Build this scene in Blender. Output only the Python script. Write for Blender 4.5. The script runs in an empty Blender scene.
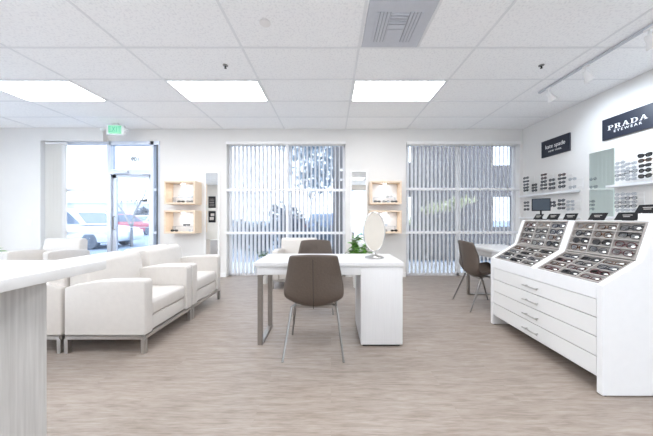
import bpy, bmesh, math, random
from mathutils import Vector, Matrix, Euler
R = math.radians
rnd = random.Random(7)
S = bpy.context.scene
COL = S.collection

# ------------------------------------------------------------------ materials
def newmat(name):
    m = bpy.data.materials.new(name); m.use_nodes = True
    nt = m.node_tree; b = nt.nodes['Principled BSDF']
    return m, nt, b

def pmat(name, col, rough=0.5, metal=0.0, spec=0.5, var=0.0, scale=20.0, stretch=(1, 1, 1), bump=0.0, coat=0.0, emit=0.0):
    """principled material with a procedural noise variation of colour and bump"""
    m, nt, b = newmat(name)
    c = (*col, 1)
    b.inputs['Base Color'].default_value = c
    b.inputs['Roughness'].default_value = rough
    b.inputs['Metallic'].default_value = metal
    b.inputs['Specular IOR Level'].default_value = spec
    b.inputs['Coat Weight'].default_value = coat
    if emit:
        b.inputs['Emission Color'].default_value = c; b.inputs['Emission Strength'].default_value = emit
    tc = nt.nodes.new('ShaderNodeTexCoord'); mp = nt.nodes.new('ShaderNodeMapping')
    mp.inputs['Scale'].default_value = stretch
    nz = nt.nodes.new('ShaderNodeTexNoise'); nz.inputs['Scale'].default_value = scale; nz.inputs['Detail'].default_value = 4
    nt.links.new(tc.outputs['Object'], mp.inputs['Vector']); nt.links.new(mp.outputs['Vector'], nz.inputs['Vector'])
    if var:
        rp = nt.nodes.new('ShaderNodeValToRGB')
        lo = tuple(max(0, x * (1 - var)) for x in col); hi = tuple(min(1, x * (1 + var)) for x in col)
        rp.color_ramp.elements[0].position = 0.3; rp.color_ramp.elements[1].position = 0.7
        rp.color_ramp.elements[0].color = (*lo, 1); rp.color_ramp.elements[1].color = (*hi, 1)
        nt.links.new(nz.outputs['Fac'], rp.inputs['Fac']); nt.links.new(rp.outputs['Color'], b.inputs['Base Color'])
    if bump:
        bp = nt.nodes.new('ShaderNodeBump'); bp.inputs['Strength'].default_value = bump; bp.inputs['Distance'].default_value = 0.01
        nt.links.new(nz.outputs['Fac'], bp.inputs['Height']); nt.links.new(bp.outputs['Normal'], b.inputs['Normal'])
    return m

def glassmat(name, tint=(1, 1, 1), gloss=0.06, rough=0.02):
    m = bpy.data.materials.new(name); m.use_nodes = True; nt = m.node_tree; nt.nodes.clear()
    out = nt.nodes.new('ShaderNodeOutputMaterial'); mix = nt.nodes.new('ShaderNodeMixShader')
    tr = nt.nodes.new('ShaderNodeBsdfTransparent'); gl = nt.nodes.new('ShaderNodeBsdfGlossy')
    tr.inputs['Color'].default_value = (*tint, 1); gl.inputs['Roughness'].default_value = rough
    mix.inputs[0].default_value = gloss
    nt.links.new(tr.outputs[0], mix.inputs[1]); nt.links.new(gl.outputs[0], mix.inputs[2]); nt.links.new(mix.outputs[0], out.inputs[0])
    return m

def emat(name, col, strength):
    m = bpy.data.materials.new(name); m.use_nodes = True; nt = m.node_tree; nt.nodes.clear()
    out = nt.nodes.new('ShaderNodeOutputMaterial'); e = nt.nodes.new('ShaderNodeEmission')
    e.inputs['Color'].default_value = (*col, 1); e.inputs['Strength'].default_value = strength
    nt.links.new(e.outputs[0], out.inputs[0]); return m

def slatmat(name, col, trans=.3):
    m = bpy.data.materials.new(name); m.use_nodes = True; nt = m.node_tree; nt.nodes.clear()
    out = nt.nodes.new('ShaderNodeOutputMaterial'); mix = nt.nodes.new('ShaderNodeMixShader')
    d = nt.nodes.new('ShaderNodeBsdfDiffuse'); t = nt.nodes.new('ShaderNodeBsdfTranslucent')
    tc = nt.nodes.new('ShaderNodeTexCoord'); nz = nt.nodes.new('ShaderNodeTexNoise'); nz.inputs['Scale'].default_value = 60
    rp = nt.nodes.new('ShaderNodeValToRGB')
    rp.color_ramp.elements[0].color = (*[x * .95 for x in col], 1); rp.color_ramp.elements[1].color = (*col, 1)
    nt.links.new(tc.outputs['Object'], nz.inputs['Vector']); nt.links.new(nz.outputs['Fac'], rp.inputs['Fac'])
    for n in (d, t): nt.links.new(rp.outputs['Color'], n.inputs['Color'])
    mix.inputs[0].default_value = trans
    nt.links.new(d.outputs[0], mix.inputs[1]); nt.links.new(t.outputs[0], mix.inputs[2]); nt.links.new(mix.outputs[0], out.inputs[0])
    return m

def floormat():
    m, nt, b = newmat('washed_plank_vinyl')
    L = nt.links.new
    tc = nt.nodes.new('ShaderNodeTexCoord')
    br = nt.nodes.new('ShaderNodeTexBrick'); br.offset = 0.37; br.inputs['Scale'].default_value = 1.0
    br.inputs['Brick Width'].default_value = 1.22; br.inputs['Row Height'].default_value = 0.18
    br.inputs['Mortar Size'].default_value = 0.0012; br.inputs['Mortar Smooth'].default_value = 0.3
    br.inputs['Color1'].default_value = (0, 0, 0, 1); br.inputs['Color2'].default_value = (1, 1, 1, 1); br.inputs['Mortar'].default_value = (.1, .1, .1, 1)
    L(tc.outputs['Object'], br.inputs['Vector'])
    # shift the grain per plank
    add = nt.nodes.new('ShaderNodeVectorMath'); add.operation = 'MULTIPLY_ADD'
    add.inputs[1].default_value = (3.1, 7.7, 0); L(br.outputs['Color'], add.inputs[0]); L(tc.outputs['Object'], add.inputs[2])
    mp = nt.nodes.new('ShaderNodeMapping'); mp.inputs['Scale'].default_value = (2.0, 17, 1); L(add.outputs[0], mp.inputs['Vector'])
    n1 = nt.nodes.new('ShaderNodeTexNoise'); n1.inputs['Scale'].default_value = 1.5; n1.inputs['Detail'].default_value = 9; n1.inputs['Roughness'].default_value = .72; n1.inputs['Distortion'].default_value = .25
    L(mp.outputs[0], n1.inputs['Vector'])
    mp2 = nt.nodes.new('ShaderNodeMapping'); mp2.inputs['Scale'].default_value = (7, 75, 1); L(add.outputs[0], mp2.inputs['Vector'])
    n2 = nt.nodes.new('ShaderNodeTexNoise'); n2.inputs['Scale'].default_value = 1.5; n2.inputs['Detail'].default_value = 5
    L(mp2.outputs[0], n2.inputs['Vector'])
    fm = nt.nodes.new('ShaderNodeMix'); fm.data_type = 'FLOAT'; fm.inputs[0].default_value = .33
    L(n1.outputs['Fac'], fm.inputs[2]); L(n2.outputs['Fac'], fm.inputs[3])
    rp = nt.nodes.new('ShaderNodeValToRGB'); e = rp.color_ramp.elements
    e[0].position = .33; e[0].color = (.200, .156, .127, 1); e[1].position = .67; e[1].color = (.415, .362, .322, 1)
    k = e.new(.5); k.color = (.32, .266, .228, 1)
    L(fm.outputs[0], rp.inputs['Fac'])
    mix = nt.nodes.new('ShaderNodeMix'); mix.data_type = 'RGBA'; mix.blend_type = 'MULTIPLY'; mix.inputs[0].default_value = .05
    L(rp.outputs['Color'], mix.inputs[6]); L(br.outputs['Color'], mix.inputs[7]); L(mix.outputs[2], b.inputs['Base Color'])
    b.inputs['Roughness'].default_value = .38; b.inputs['Specular IOR Level'].default_value = .5
    bp = nt.nodes.new('ShaderNodeBump'); bp.inputs['Strength'].default_value = .08; bp.inputs['Distance'].default_value = .004
    L(n1.outputs['Fac'], bp.inputs['Height']); L(bp.outputs[0], b.inputs['Normal'])
    return m

def ceilmat():
    m, nt, b = newmat('fissured_ceiling_tile'); L = nt.links.new
    tc = nt.nodes.new('ShaderNodeTexCoord')
    v = nt.nodes.new('ShaderNodeTexNoise'); v.inputs['Scale'].default_value = 55; v.inputs['Detail'].default_value = 3
    L(tc.outputs['Object'], v.inputs['Vector'])
    rp = nt.nodes.new('ShaderNodeValToRGB'); e = rp.color_ramp.elements
    e[0].position = .34; e[0].color = (.85, .855, .87, 1); e[1].position = .5; e[1].color = (.945, .95, .955, 1)
    L(v.outputs['Fac'], rp.inputs['Fac']); L(rp.outputs['Color'], b.inputs['Base Color'])
    b.inputs['Roughness'].default_value = .95; b.inputs['Specular IOR Level'].default_value = .1
    return m

def woodgrain(name, lo, hi, axis='z', scale=6, rough=.5):
    m, nt, b = newmat(name); L = nt.links.new
    tc = nt.nodes.new('ShaderNodeTexCoord'); mp = nt.nodes.new('ShaderNodeMapping')
    mp.inputs['Scale'].default_value = {'z': (14, 14, .5), 'x': (.6, 12, 12), 'y': (12, .6, 12)}[axis]
    n = nt.nodes.new('ShaderNodeTexNoise'); n.inputs['Scale'].default_value = scale; n.inputs['Detail'].default_value = 6
    rp = nt.nodes.new('ShaderNodeValToRGB'); e = rp.color_ramp.elements
    e[0].position = .32; e[1].position = .68; e[0].color = (*lo, 1); e[1].color = (*hi, 1)
    L(tc.outputs['Object'], mp.inputs['Vector']); L(mp.outputs[0], n.inputs['Vector']); L(n.outputs['Fac'], rp.inputs['Fac']); L(rp.outputs['Color'], b.inputs['Base Color'])
    b.inputs['Roughness'].default_value = rough
    return m

M = {}
M['wall'] = pmat('wall_paint', (.755, .738, .718), .9, spec=.2, var=.012, scale=3, bump=.02)
M['rearwall'] = pmat('beige_wall_paint', (.80, .75, .68), .9, spec=.2, var=.02, scale=3)
M['floor'] = floormat()
M['ceiling'] = ceilmat()
M['grid'] = pmat('ceiling_bar_paint', (.80, .81, .825), .7, var=.02)
M['trim'] = pmat('white_trim_paint', (.82, .81, .80), .5, var=.01)
M['alu'] = pmat('pale_aluminium', (.62, .66, .74), .4, metal=.35, var=.03, scale=8)
M['winwhite'] = pmat('white_window_frame', (.80, .80, .82), .45, var=.02)
M['glass'] = glassmat('tinted_window_glass', (.70, .725, .765), .05)
M['glass2'] = glassmat('clear_window_glass', (.97, .985, 1), .05)
M['slat'] = slatmat('blind_vinyl', (.90, .895, .895))
M['slatcream'] = slatmat('cream_blind_vinyl', (.93, .915, .89), .4)
M['slatdense'] = slatmat('dense_blind_vinyl', (.92, .915, .91), .08)
M['lamin'] = woodgrain('white_laminate', (.645, .64, .645), (.675, .67, .675), 'z', 8, .4)
M['white'] = pmat('white_lacquer', (.78, .785, .80), .35, var=.01)
M['drawerw'] = pmat('white_drawer_front', (.74, .738, .735), .4, var=.015, scale=4)
M['quartz'] = pmat('white_quartz', (.72, .715, .71), .3, var=.02, scale=30)
M['greywood'] = woodgrain('washed_grey_laminate', (.49, .477, .46), (.60, .588, .57), 'z', 7, .55)
M['leather'] = pmat('ivory_leather', (.63, .597, .565), .5, var=.02, scale=25, bump=.15)
M['taupe'] = pmat('taupe_leather', (.088, .065, .051), .5, var=.06, scale=60, bump=.2)
M['chrome'] = pmat('brushed_steel', (.30, .29, .28), .28, metal=1, var=.05, scale=40)
M['sofasteel'] = pmat('sofa_leg_steel', (.55, .54, .53), .3, metal=1, var=.05, scale=40)
M['steel'] = pmat('satin_steel_bar', (.34, .32, .30), .35, metal=.9, var=.05, scale=40)
M['mirror'] = pmat('mirror_silver', (.93, .94, .94), .015, metal=1)
M['mirrorg'] = pmat('greenish_mirror', (.70, .78, .73), .03, metal=1)
M['maple'] = woodgrain('pale_maple', (.73, .575, .43), (.81, .665, .52), 'x', 5, .5)
M['black'] = pmat('black_plastic', (.010, .010, .012), .65, spec=.2, var=.1)
M['navy'] = pmat('dark_navy_sign_board', (.018, .022, .038), .35, var=.08, scale=10)
M['letter'] = pmat('white_lettering', (.9, .9, .9), .5)
M['greyvinyl'] = pmat('grey_vinyl_lettering', (.10, .11, .12), .6)
M['traygrey'] = pmat('grey_tray_lining', (.36, .335, .315), .8, var=.06, scale=60, bump=.1)
M['traypart'] = pmat('tray_divider_grey', (.46, .435, .415), .6, var=.04, scale=30)
M['screen'] = pmat('dark_screen', (.05, .065, .085), .35, spec=.3, var=.25, scale=5)
M['green'] = emat('exit_face_green', (.42, 1.0, .70), .42)
M['exitletter'] = pmat('exit_letter_green', (.10, .52, .32), .5)
M['exitwhite'] = pmat('exit_housing_white', (.8, .82, .82), .4)
M['panel'] = emat('troffer_diffuser', (.955, .975, 1.0), 7.1)
M['puck'] = emat('puck_lamp', (1.0, .99, .97), 38.0)
M['vent'] = pmat('grey_vent_enamel', (.57, .59, .64), .5, var=.02)
M['ventdark'] = pmat('vent_slot', (.36, .375, .42), .7)
M['leaf'] = pmat('plant_leaf', (.13, .30, .05), .45, var=.5, scale=9)
M['leaf2'] = pmat('dark_plant_leaf', (.035, .085, .03), .45, var=.4, scale=9)
M['pot'] = pmat('white_ceramic_pot', (.75, .74, .72), .3, var=.02)
M['soil'] = pmat('dark_soil', (.05, .035, .025), .9, var=.3)
M['stem'] = pmat('plant_stem', (.16, .20, .08), .6, var=.2)
# eyewear
M['fblack'] = pmat('black_acetate', (.015, .015, .018), .25, var=.2)
M['fbrown'] = pmat('tortoise_acetate', (.10, .045, .022), .25, var=.8, scale=90)
M['fgrey'] = pmat('gunmetal_frame', (.05, .05, .055), .4, metal=.2, var=.1)
M['fblue'] = pmat('navy_acetate', (.025, .032, .055), .25, var=.3)
M['fred'] = pmat('burgundy_acetate', (.10, .035, .04), .25, var=.3)
M['fclear'] = pmat('clear_grey_frame', (.42, .44, .47), .2, var=.1)
M['ftan'] = pmat('tan_acetate', (.26, .19, .145), .3, var=.3, scale=60)
M['lclear'] = glassmat('clear_lens', (.86, .88, .90), .12, .03)
M['lgrey'] = glassmat('grey_tint_lens', (.55, .57, .60), .12, .03)
M['ldark'] = glassmat('dark_lens', (.10, .11, .13), .15, .03)
M['tag'] = pmat('white_paper_tag', (.9, .9, .88), .6)
# outdoors
M['asphalt'] = pmat('pale_asphalt', (.30, .37, .46), .9, var=.1, scale=2)
M['walk'] = pmat('concrete_walk', (.72, .74, .76), .9, var=.05, scale=3)
M['porch'] = pmat('grey_stucco', (.165, .150, .148), .9, var=.06, scale=6)
M['bldg'] = pmat('pale_stucco', (.62, .64, .68), .9, var=.04, scale=2)
M['bwin'] = pmat('building_window', (.20, .25, .33), .2, var=.1)
M['treeleaf'] = pmat('hazed_foliage', (.30, .36, .42), .7, var=.35, scale=3)  # haze and overexposure put into the leaf colour as pale blue-grey
M['hedgeleaf'] = pmat('dusky_hedge_leaf', (.085, .105, .15), .7, var=.4, scale=3)
M['paleleaf'] = pmat('pale_green_leaf', (.74, .74, .52), .6, var=.2, scale=4)
M['bark'] = pmat('grey_bark', (.27, .265, .27), .9, var=.2, scale=12)
M['carred'] = pmat('red_car_paint', (.52, .12, .16), .3, coat=.5, var=.03)
M['carwhite'] = pmat('white_car_paint', (.80, .82, .86), .3, coat=.5, var=.02)
M['cargreen'] = pmat('pale_green_car_paint', (.62, .72, .60), .3, coat=.5, var=.02)
M['carblue'] = pmat('blue_car_paint', (.14, .24, .42), .3, coat=.5, var=.02)
M['tyre'] = pmat('tyre_rubber', (.16, .18, .22), .8, var=.1)
M['carglass'] = pmat('car_window', (.16, .21, .29), .1, var=.1)
M['tail'] = pmat('tail_lamp', (.30, .05, .06), .3)

# ------------------------------------------------------------------ mesh builder
class MB:
    def __init__(s): s.bm = bmesh.new()
    def _xf(s, vs, mat):
        if mat is not None:
            for v in vs: v.co = mat @ v.co
    def box(s, c, d, bev=0, seg=2, mat=None):
        r = bmesh.ops.create_cube(s.bm, size=1.0); vs = r['verts']
        for v in vs: v.co = Vector((v.co.x * d[0] + c[0], v.co.y * d[1] + c[1], v.co.z * d[2] + c[2]))
        if bev:
            es = list({e for v in vs for e in v.link_edges})
            g = bmesh.ops.bevel(s.bm, geom=es, offset=bev, segments=seg, profile=.5, affect='EDGES')
            vs = list({v for f in g['faces'] for v in f.verts} | {v for v in vs if v.is_valid})
        s._xf(vs, mat); return s
    def b2(s, x0, x1, y0, y1, z0, z1, bev=0, seg=2, mat=None):
        return s.box(((x0 + x1) / 2, (y0 + y1) / 2, (z0 + z1) / 2), (abs(x1 - x0), abs(y1 - y0), abs(z1 - z0)), bev, seg, mat)
    def prism(s, pts, a0, a1, plane='xz', bev=0, seg=2, mat=None):
        """polygon in a plane, extruded along the third axis from a0 to a1"""
        def P(p, a):
            return {'xz': (p[0], a, p[1]), 'xy': (p[0], p[1], a), 'yz': (a, p[0], p[1])}[plane]
        A = [s.bm.verts.new(P(p, a0)) for p in pts]; B = [s.bm.verts.new(P(p, a1)) for p in pts]
        n = len(pts); fs = [s.bm.faces.new(A), s.bm.faces.new(B[::-1])]
        for i in range(n): fs.append(s.bm.faces.new((A[i], B[i], B[(i + 1) % n], A[(i + 1) % n])))
        bmesh.ops.recalc_face_normals(s.bm, faces=fs)
        vs = A + B
        if bev:
            es = list({e for v in vs for e in v.link_edges})
            g = bmesh.ops.bevel(s.bm, geom=es, offset=bev, segments=seg, profile=.5, affect='EDGES')
            vs = list({v for f in g['faces'] for v in f.verts} | {v for v in vs if v.is_valid})
        s._xf(vs, mat); return s
    def tube(s, pts, rad, n=8, closed=False, flat=None, cap=True):
        pts = [Vector(p) for p in pts]; N = len(pts)
        rads = rad if isinstance(rad, (list, tuple)) else [rad] * N
        rings = []; prev = None
        for i, p in enumerate(pts):
            if closed: t = pts[(i + 1) % N] - pts[i - 1]
            else: t = pts[min(i + 1, N - 1)] - pts[max(i - 1, 0)]
            t.normalize()
            if prev is None:
                up = Vector((0, 0, 1)) if abs(t.z) < .9 else Vector((1, 0, 0))
                u = t.cross(up).normalized()
            else:
                u = (prev - t * prev.dot(t)).normalized()
            prev = u; w = t.cross(u)
            rings.append([s.bm.verts.new(p + (u * math.cos(2 * math.pi * k / n) + w * math.sin(2 * math.pi * k / n)) * rads[i]) for k in range(n)])
        for i in range(N if closed else N - 1):
            a, b = rings[i], rings[(i + 1) % N]
            for k in range(n): s.bm.faces.new((a[k], a[(k + 1) % n], b[(k + 1) % n], b[k]))
        if cap and not closed:
            s.bm.faces.new(rings[0][::-1]); s.bm.faces.new(rings[-1])
        return s
    def lathe(s, prof, c=(0, 0, 0), n=20, mat=None, sx=1, sy=1):
        rings = []; allv = []
        for r, z in prof:
            if r < 1e-6: ring = [s.bm.verts.new((c[0], c[1], c[2] + z))]
            else: ring = [s.bm.verts.new((c[0] + sx * r * math.cos(2 * math.pi * k / n), c[1] + sy * r * math.sin(2 * math.pi * k / n), c[2] + z)) for k in range(n)]
            rings.append(ring); allv += ring
        for a, b in zip(rings, rings[1:]):
            if len(a) == 1 and len(b) == 1: continue
            for k in range(n):
                k2 = (k + 1) % n
                if len(a) == 1: s.bm.faces.new((a[0], b[k2], b[k]))
                elif len(b) == 1: s.bm.faces.new((a[k], a[k2], b[0]))
                else: s.bm.faces.new((a[k], a[k2], b[k2], b[k]))
        for ring, rev in ((rings[0], True), (rings[-1], False)):
            if len(ring) > 1: s.bm.faces.new(ring[::-1] if rev else ring)
        s._xf(allv, mat); return s
    def quad(s, pts):
        s.bm.faces.new([s.bm.verts.new(p) for p in pts]); return s
    def mesh(s, name, m, smooth=True, ang=35):
        bmesh.ops.recalc_face_normals(s.bm, faces=s.bm.faces)
        me = bpy.data.meshes.new(name); s.bm.to_mesh(me); s.bm.free()
        me.materials.append(m)
        if smooth:
            for p in me.polygons: p.use_smooth = True
            me.set_sharp_from_angle(angle=R(ang))
        return me
    def build(s, name, m, parent=None, **kw):
        o = bpy.data.objects.new(name, s.mesh(name, m, **kw)); COL.objects.link(o); o.parent = parent
        return o

def tag(o, label, cat, group=None, kind=None):
    o['label'] = label; o['category'] = cat
    if group: o['group'] = group
    if kind: o['kind'] = kind
    return o
def thing(name, label, cat, loc=(0, 0, 0), rz=0, group=None):
    o = bpy.data.objects.new(name, None); COL.objects.link(o); o.empty_display_size = .1
    o.location = loc; o.rotation_euler = (0, 0, rz); return tag(o, label, cat, group)
def struct(name, mb, m, parent=None, **kw):
    o = mb.build(name, m, parent, **kw)
    if parent is None: o['kind'] = 'structure'
    return o
def copy_tree(o, parent=None, kids=None):
    c = o.copy(); COL.objects.link(c); c.parent = parent
    for ch in list(o.children): copy_tree(ch, c)
    return c
def dup(o, label, loc, rz=0, group=None):
    c = copy_tree(o); c.location = loc; c.rotation_euler = (0, 0, rz); c['label'] = label
    if group: c['group'] = group
    return c
def textmesh(name, body, size, m, mat, extrude=.001, parent=None, xscale=1, spacing=1, shear=0, bold=0):
    cu = bpy.data.curves.new(name, 'FONT'); cu.body = body; cu.size = size; cu.extrude = extrude
    cu.align_x = 'CENTER'; cu.align_y = 'CENTER'; cu.space_character = spacing; cu.shear = shear; cu.offset = bold
    t = bpy.data.objects.new(name, cu); COL.objects.link(t)
    bpy.context.view_layer.update()
    me = bpy.data.meshes.new_from_object(t.evaluated_get(bpy.context.evaluated_depsgraph_get()))
    bpy.data.objects.remove(t); bpy.data.curves.remove(cu)
    me.materials.clear(); me.materials.append(m)
    me.transform(mat @ Matrix.Diagonal((xscale, 1, 1, 1)))
    o = bpy.data.objects.new(name, me); COL.objects.link(o); o.parent = parent
    return o
def frame_mat(x, y, z, o):
    return Matrix(((x[0], y[0], z[0], o[0]), (x[1], y[1], z[1], o[1]), (x[2], y[2], z[2], o[2]), (0, 0, 0, 1)))

H = 2.96; BW = 5.1; RX = 3.84; LX = -7.0; RY = -3.6; WT = .2
# ------------------------------------------------------------------ room shell
struct('floor', MB().b2(LX - .2, RX + .2, RY - .2, BW + WT, -.1, 0), M['floor'], smooth=False)
struct('ceiling', MB().b2(LX - .2, RX + .2, RY - .2, BW + WT, H, H + .12), M['ceiling'], smooth=False)
g = MB()
x = .29 - 1.22 * 5
while x < RX:
    g.b2(x - .012, x + .012, RY, BW, H - .004, H + .01); x += 1.22
y = 2.66 - .61 * 10
while y < BW - .05:
    g.b2(LX, RX, y - .012, y + .012, H - .0042, H + .01); y += .61
g.b2(.89, .914, 2.05, 2.66, H - .004, H + .01)
struct('trim_1', g, M['grid'], smooth=False)
W1 = (-5.72, -4.43); D1 = (-4.43, -3.42); W2 = (-2.09, .29); W3 = (1.5, 3.78); HZ = 2.71
w = MB()
w.b2(LX - .2, W1[0], BW, BW + WT, 0, H)
w.b2(W1[0], D1[1], BW, BW + WT, HZ, H)
w.b2(D1[1], W2[0], BW, BW + WT, 0, H)
w.b2(W2[0], W2[1], BW, BW + WT, HZ, H)
w.b2(W2[1], W3[0], BW, BW + WT, 0, H)
w.b2(W3[0], W3[1], BW, BW + WT, HZ, H)
w.b2(W3[1], RX + .2, BW, BW + WT, 0, H)
# shallow furred-out section left of the door
w.b2(LX, W1[0], BW - .08, BW, 0, H)
w.b2(W1[0], -4.49, BW - .08, BW, 2.70, H)
struct('wall_back', w, M['wall'], smooth=False)
struct('wall_right', MB().b2(RX, RX + .2, RY - .2, BW, 0, H), M['wall'], smooth=False)
struct('wall_left', MB().b2(LX - .2, LX, RY - .2, -2.6, 0, H).b2(LX - .2, LX, 4.3, BW, 0, H).b2(LX - .2, LX, -2.6, 4.3, 2.71, H), M['wall'], smooth=False)
f = MB()
for yy in (-2.57, -.3, 2.0, 4.27): f.b2(LX - .12, LX - .06, yy - .03, yy + .03, 0, 2.71)
for zz in (.03, .88, 1.74, 2.68): f.b2(LX - .118, LX - .062, -2.6, 4.3, zz - .03, zz + .03)
w4 = struct('window_4', f, M['alu'], smooth=False)  # unseen window, added to let bluish daylight in from the left
MB().b2(LX - .094, LX - .086, -2.58, 4.28, .02, 2.70).build('window_glass', M['glass2'], w4, smooth=False)
struct('wall_rear', MB()  .b2(LX, .9, RY - .2, RY, 0, H).b2(3.7, RX, RY - .2, RY, 0, H).b2(.9, 3.7, RY - .2, RY, 2.71, H), M['rearwall'], smooth=False)
f = MB()
for xx in (.93, 2.3, 3.67): f.b2(xx - .03, xx + .03, RY - .12, RY - .06, 0, 2.71)
for zz in (.03, .88, 1.74, 2.68): f.b2(.9, 3.7, RY - .118, RY - .062, zz - .03, zz + .03)
w5 = struct('window_5', f, M['alu'], smooth=False)  # unseen rear window, added for bluish daylight on cabinet end and ceiling
MB().b2(.92, 3.68, RY - .094, RY - .086, .02, 2.70).build('window_glass', M['glass2'], w5, smooth=False)
b = MB()
for a0, a1 in ((D1[1], W2[0]), (W2[1], W3[0]), (W3[1], RX)): b.b2(a0, a1, BW - .012, BW, 0, .09, .003)
b.b2(LX, W1[0], BW - .092, BW - .08, 0, .09, .003)
struct('baseboard_back', b, M['trim'], smooth=False)
struct('baseboard_right', MB().b2(RX - .012, RX, RY, BW - .012, 0, .09, .003), M['trim'], smooth=False)

def window(n, x0, x1, bars_x, bars_z, m, z0=0.0, z1=HZ, fw=.05, front=False, front_x=(), GY=BW + .16):
    f = MB()
    f.b2(x0, x0 + fw, GY - .03, GY + .03, z0, z1); f.b2(x1 - fw, x1, GY - .03, GY + .03, z0, z1)
    f.b2(x0, x1, GY - .03, GY + .03, z1 - fw, z1); f.b2(x0, x1, GY - .03, GY + .03, z0, z0 + .06)
    for bx, bw in bars_x: f.b2(bx - bw / 2, bx + bw / 2, GY - .03, GY + .03, z0, z1)
    if not front:
        for bz in bars_z: f.b2(x0, x1, GY - .028, GY + .028, bz - .028, bz + .028)
    o = struct('window_%d' % n, f, m, smooth=False)
    MB().b2(x0 + .01, x1 - .01, GY - .004, GY + .004, z0 + .01, z1 - .01).build('window_glass', M['glass'], o, smooth=False)
    if front:
        for bz in bars_z: MB().b2(x0, x1, BW + .003, BW + .04, bz - .026, bz + .026, .003).build('transom', m, o, smooth=False)
        for bx in front_x: MB().b2(bx - .026, bx + .026, BW + .004, BW + .039, z0, 2.64, .003).build('mullion', m, o, smooth=False)
    return o
window(1, W1[0], W1[1], (), (1.74, .88), M['alu'], fw=.06, GY=BW + .04)
window(2, W2[0], W2[1], ((-.88, .055),), (1.74, .88), M['winwhite'], front=True, front_x=(-.88,))
window(3, W3[0], W3[1], ((2.61, .08),), (1.76, .89), M['winwhite'], front=True)
# entrance: door frame, transom light, side light, door leaf
GY = BW + .04
f = MB()
f.b2(D1[0] - .03, D1[0] + .04, GY - .06, GY + .06, 0, HZ)
f.b2(-3.6, -3.535, GY - .06, GY + .06, 0, HZ); f.b2(-3.46, -3.42, GY - .05, GY + .05, 0, HZ)
f.b2(D1[0], D1[1], GY - .06, GY + .06, HZ - .07, HZ); f.b2(D1[0] + .04, -3.6, GY - .06, GY + .06, 2.05, 2.15)
f.b2(-3.535, -3.46, GY - .05, GY + .05, 1.72, 1.77); f.b2(-3.535, -3.46, GY - .05, GY + .05, .86, .91); f.b2(-3.535, -3.46, GY - .05, GY + .05, 0, .1)
d1 = struct('door_1', f, M['alu'], smooth=False)
MB().b2(-3.478, -3.452, GY - .062, GY + .02, .02, HZ - .07).build('gasket', M['greyvinyl'], d1, smooth=False)
MB().b2(D1[0] + .03, -3.59, GY - .004, GY + .004, 2.14, HZ - .06).b2(-3.54, -3.45, GY - .004, GY + .004, .05, HZ - .06).build('transom_glass', M['glass'], d1, smooth=False)
f = MB()
x0, x1 = D1[0] + .045, -3.605
f.b2(x0, x0 + .075, GY - .022, GY + .022, .01, 2.045); f.b2(x1 - .05, x1, GY - .022, GY + .022, .01, 2.045)
f.b2(x0, x1, GY - .022, GY + .022, 1.985, 2.045); f.b2(x0, x1, GY - .022, GY + .022, .01, .22)
f.b2(x0, x1, GY - .02, GY + .02, .99, 1.0)
leaf = f.build('door_leaf', M['alu'], d1, smooth=False)
MB().b2(x0 + .05, x1 - .03, GY - .004, GY + .004, .2, 2.0).build('door_glass', M['glass'], leaf, smooth=False)
MB().tube([(x0 + .05, GY - .03, .95), (x0 + .05, GY - .07, .96), (x0 + .05, GY - .07, 1.2), (x0 + .05, GY - .03, 1.21)], .012).build('door_handle', M['chrome'], leaf)
c = MB().b2(x0 + .08, x0 + .36, GY - .11, GY - .045, 2.06, 2.12, .008)
c.tube([(x0 + .3, GY - .08, 2.055), (x0 + .62, GY - .07, 2.04)], .01)
c.build('door_closer', M['alu'], d1)
t = textmesh('suite_number_decal', '109', .115, M['greyvinyl'], frame_mat((-1, 0, 0), (0, 0, 1), (0, 1, 0), (-3.94, GY - .0062, 2.36)), bold=.006)
tag(t, 'grey suite number 109 seen reversed on the glass above the entrance door', 'number decal')
dl = thing('door_lettering_decal', 'small faint row of lettering across the entrance door glass', 'lettering decal', (-3.94, GY - .005, 1.5))
xx = -4.12
for word in range(5):
    mk = MB(); z_ = .015
    for k in range(3):
        ww = rnd.uniform(.012, .022); hh = rnd.choice((.016, .022, .028))
        mk.b2(xx + 3.94, xx + 3.94 + ww, -.0008, .0008, z_, z_ + hh); xx += ww - .0005
    xx += .045
    mk.build('faint_lettering', M['greyvinyl'], dl, smooth=False)
mk = MB(); xx = -3.78
for ww, hh in ((.012, .06), (.03, .045), (.02, .06), (.012, .05), (.03, .06)):
    mk.b2(xx + 3.92, xx + 3.92 + ww, -.0008, .0008, .005, .005 + hh); xx += ww + .0
mk.build('bold_lettering', M['greyvinyl'], dl, smooth=False)

# ------------------------------------------------------------------ vertical blinds
def blinds(x0, x1, ang, pitch, label, m, zb=.03, zt=2.68, rail=True, y=BW + .088):
    t = thing('vertical_blind', label, 'blinds', ((x0 + x1) / 2, y, 0), 0, None)
    cx = (x0 + x1) / 2
    s = MB(); n = int((x1 - x0 - .03) / pitch)
    for i in range(n + 1):
        X = x0 + .04 + i * pitch - cx
        if X > x1 - cx - .03: break
        rot = Matrix.Translation((X, 0, 0)) @ Matrix.Rotation(R(ang + rnd.uniform(-1, 1)), 4, 'Z')
        # gently curved slat: three strips with thickness
        prof = [(-.0445, 0), (-.02, .004), (0, .0055), (.02, .004), (.0445, 0), (.0445, -.0012), (0, .0043), (-.0445, -.0012)]
        s.prism(prof, zb, zt - .045, 'xy', mat=rot)
    s.build('slats', m, t, smooth=False)
    hr = MB().b2(x0 - cx, x1 - cx, -.02, .02, zt - .035, zt, .004)
    for i in range(0, n + 1):
        X = x0 + .04 + i * pitch - cx
        hr.b2(X - .006, X + .006, -.006, .006, zt - .05, zt - .03)
    hr.build('headrail', M['trim'], t)
    return t
wb = blinds(W2[0] + .02, W2[1] - .02, 72, .0815, 'white vertical blind half open across the middle window', M['slat'])
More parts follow.
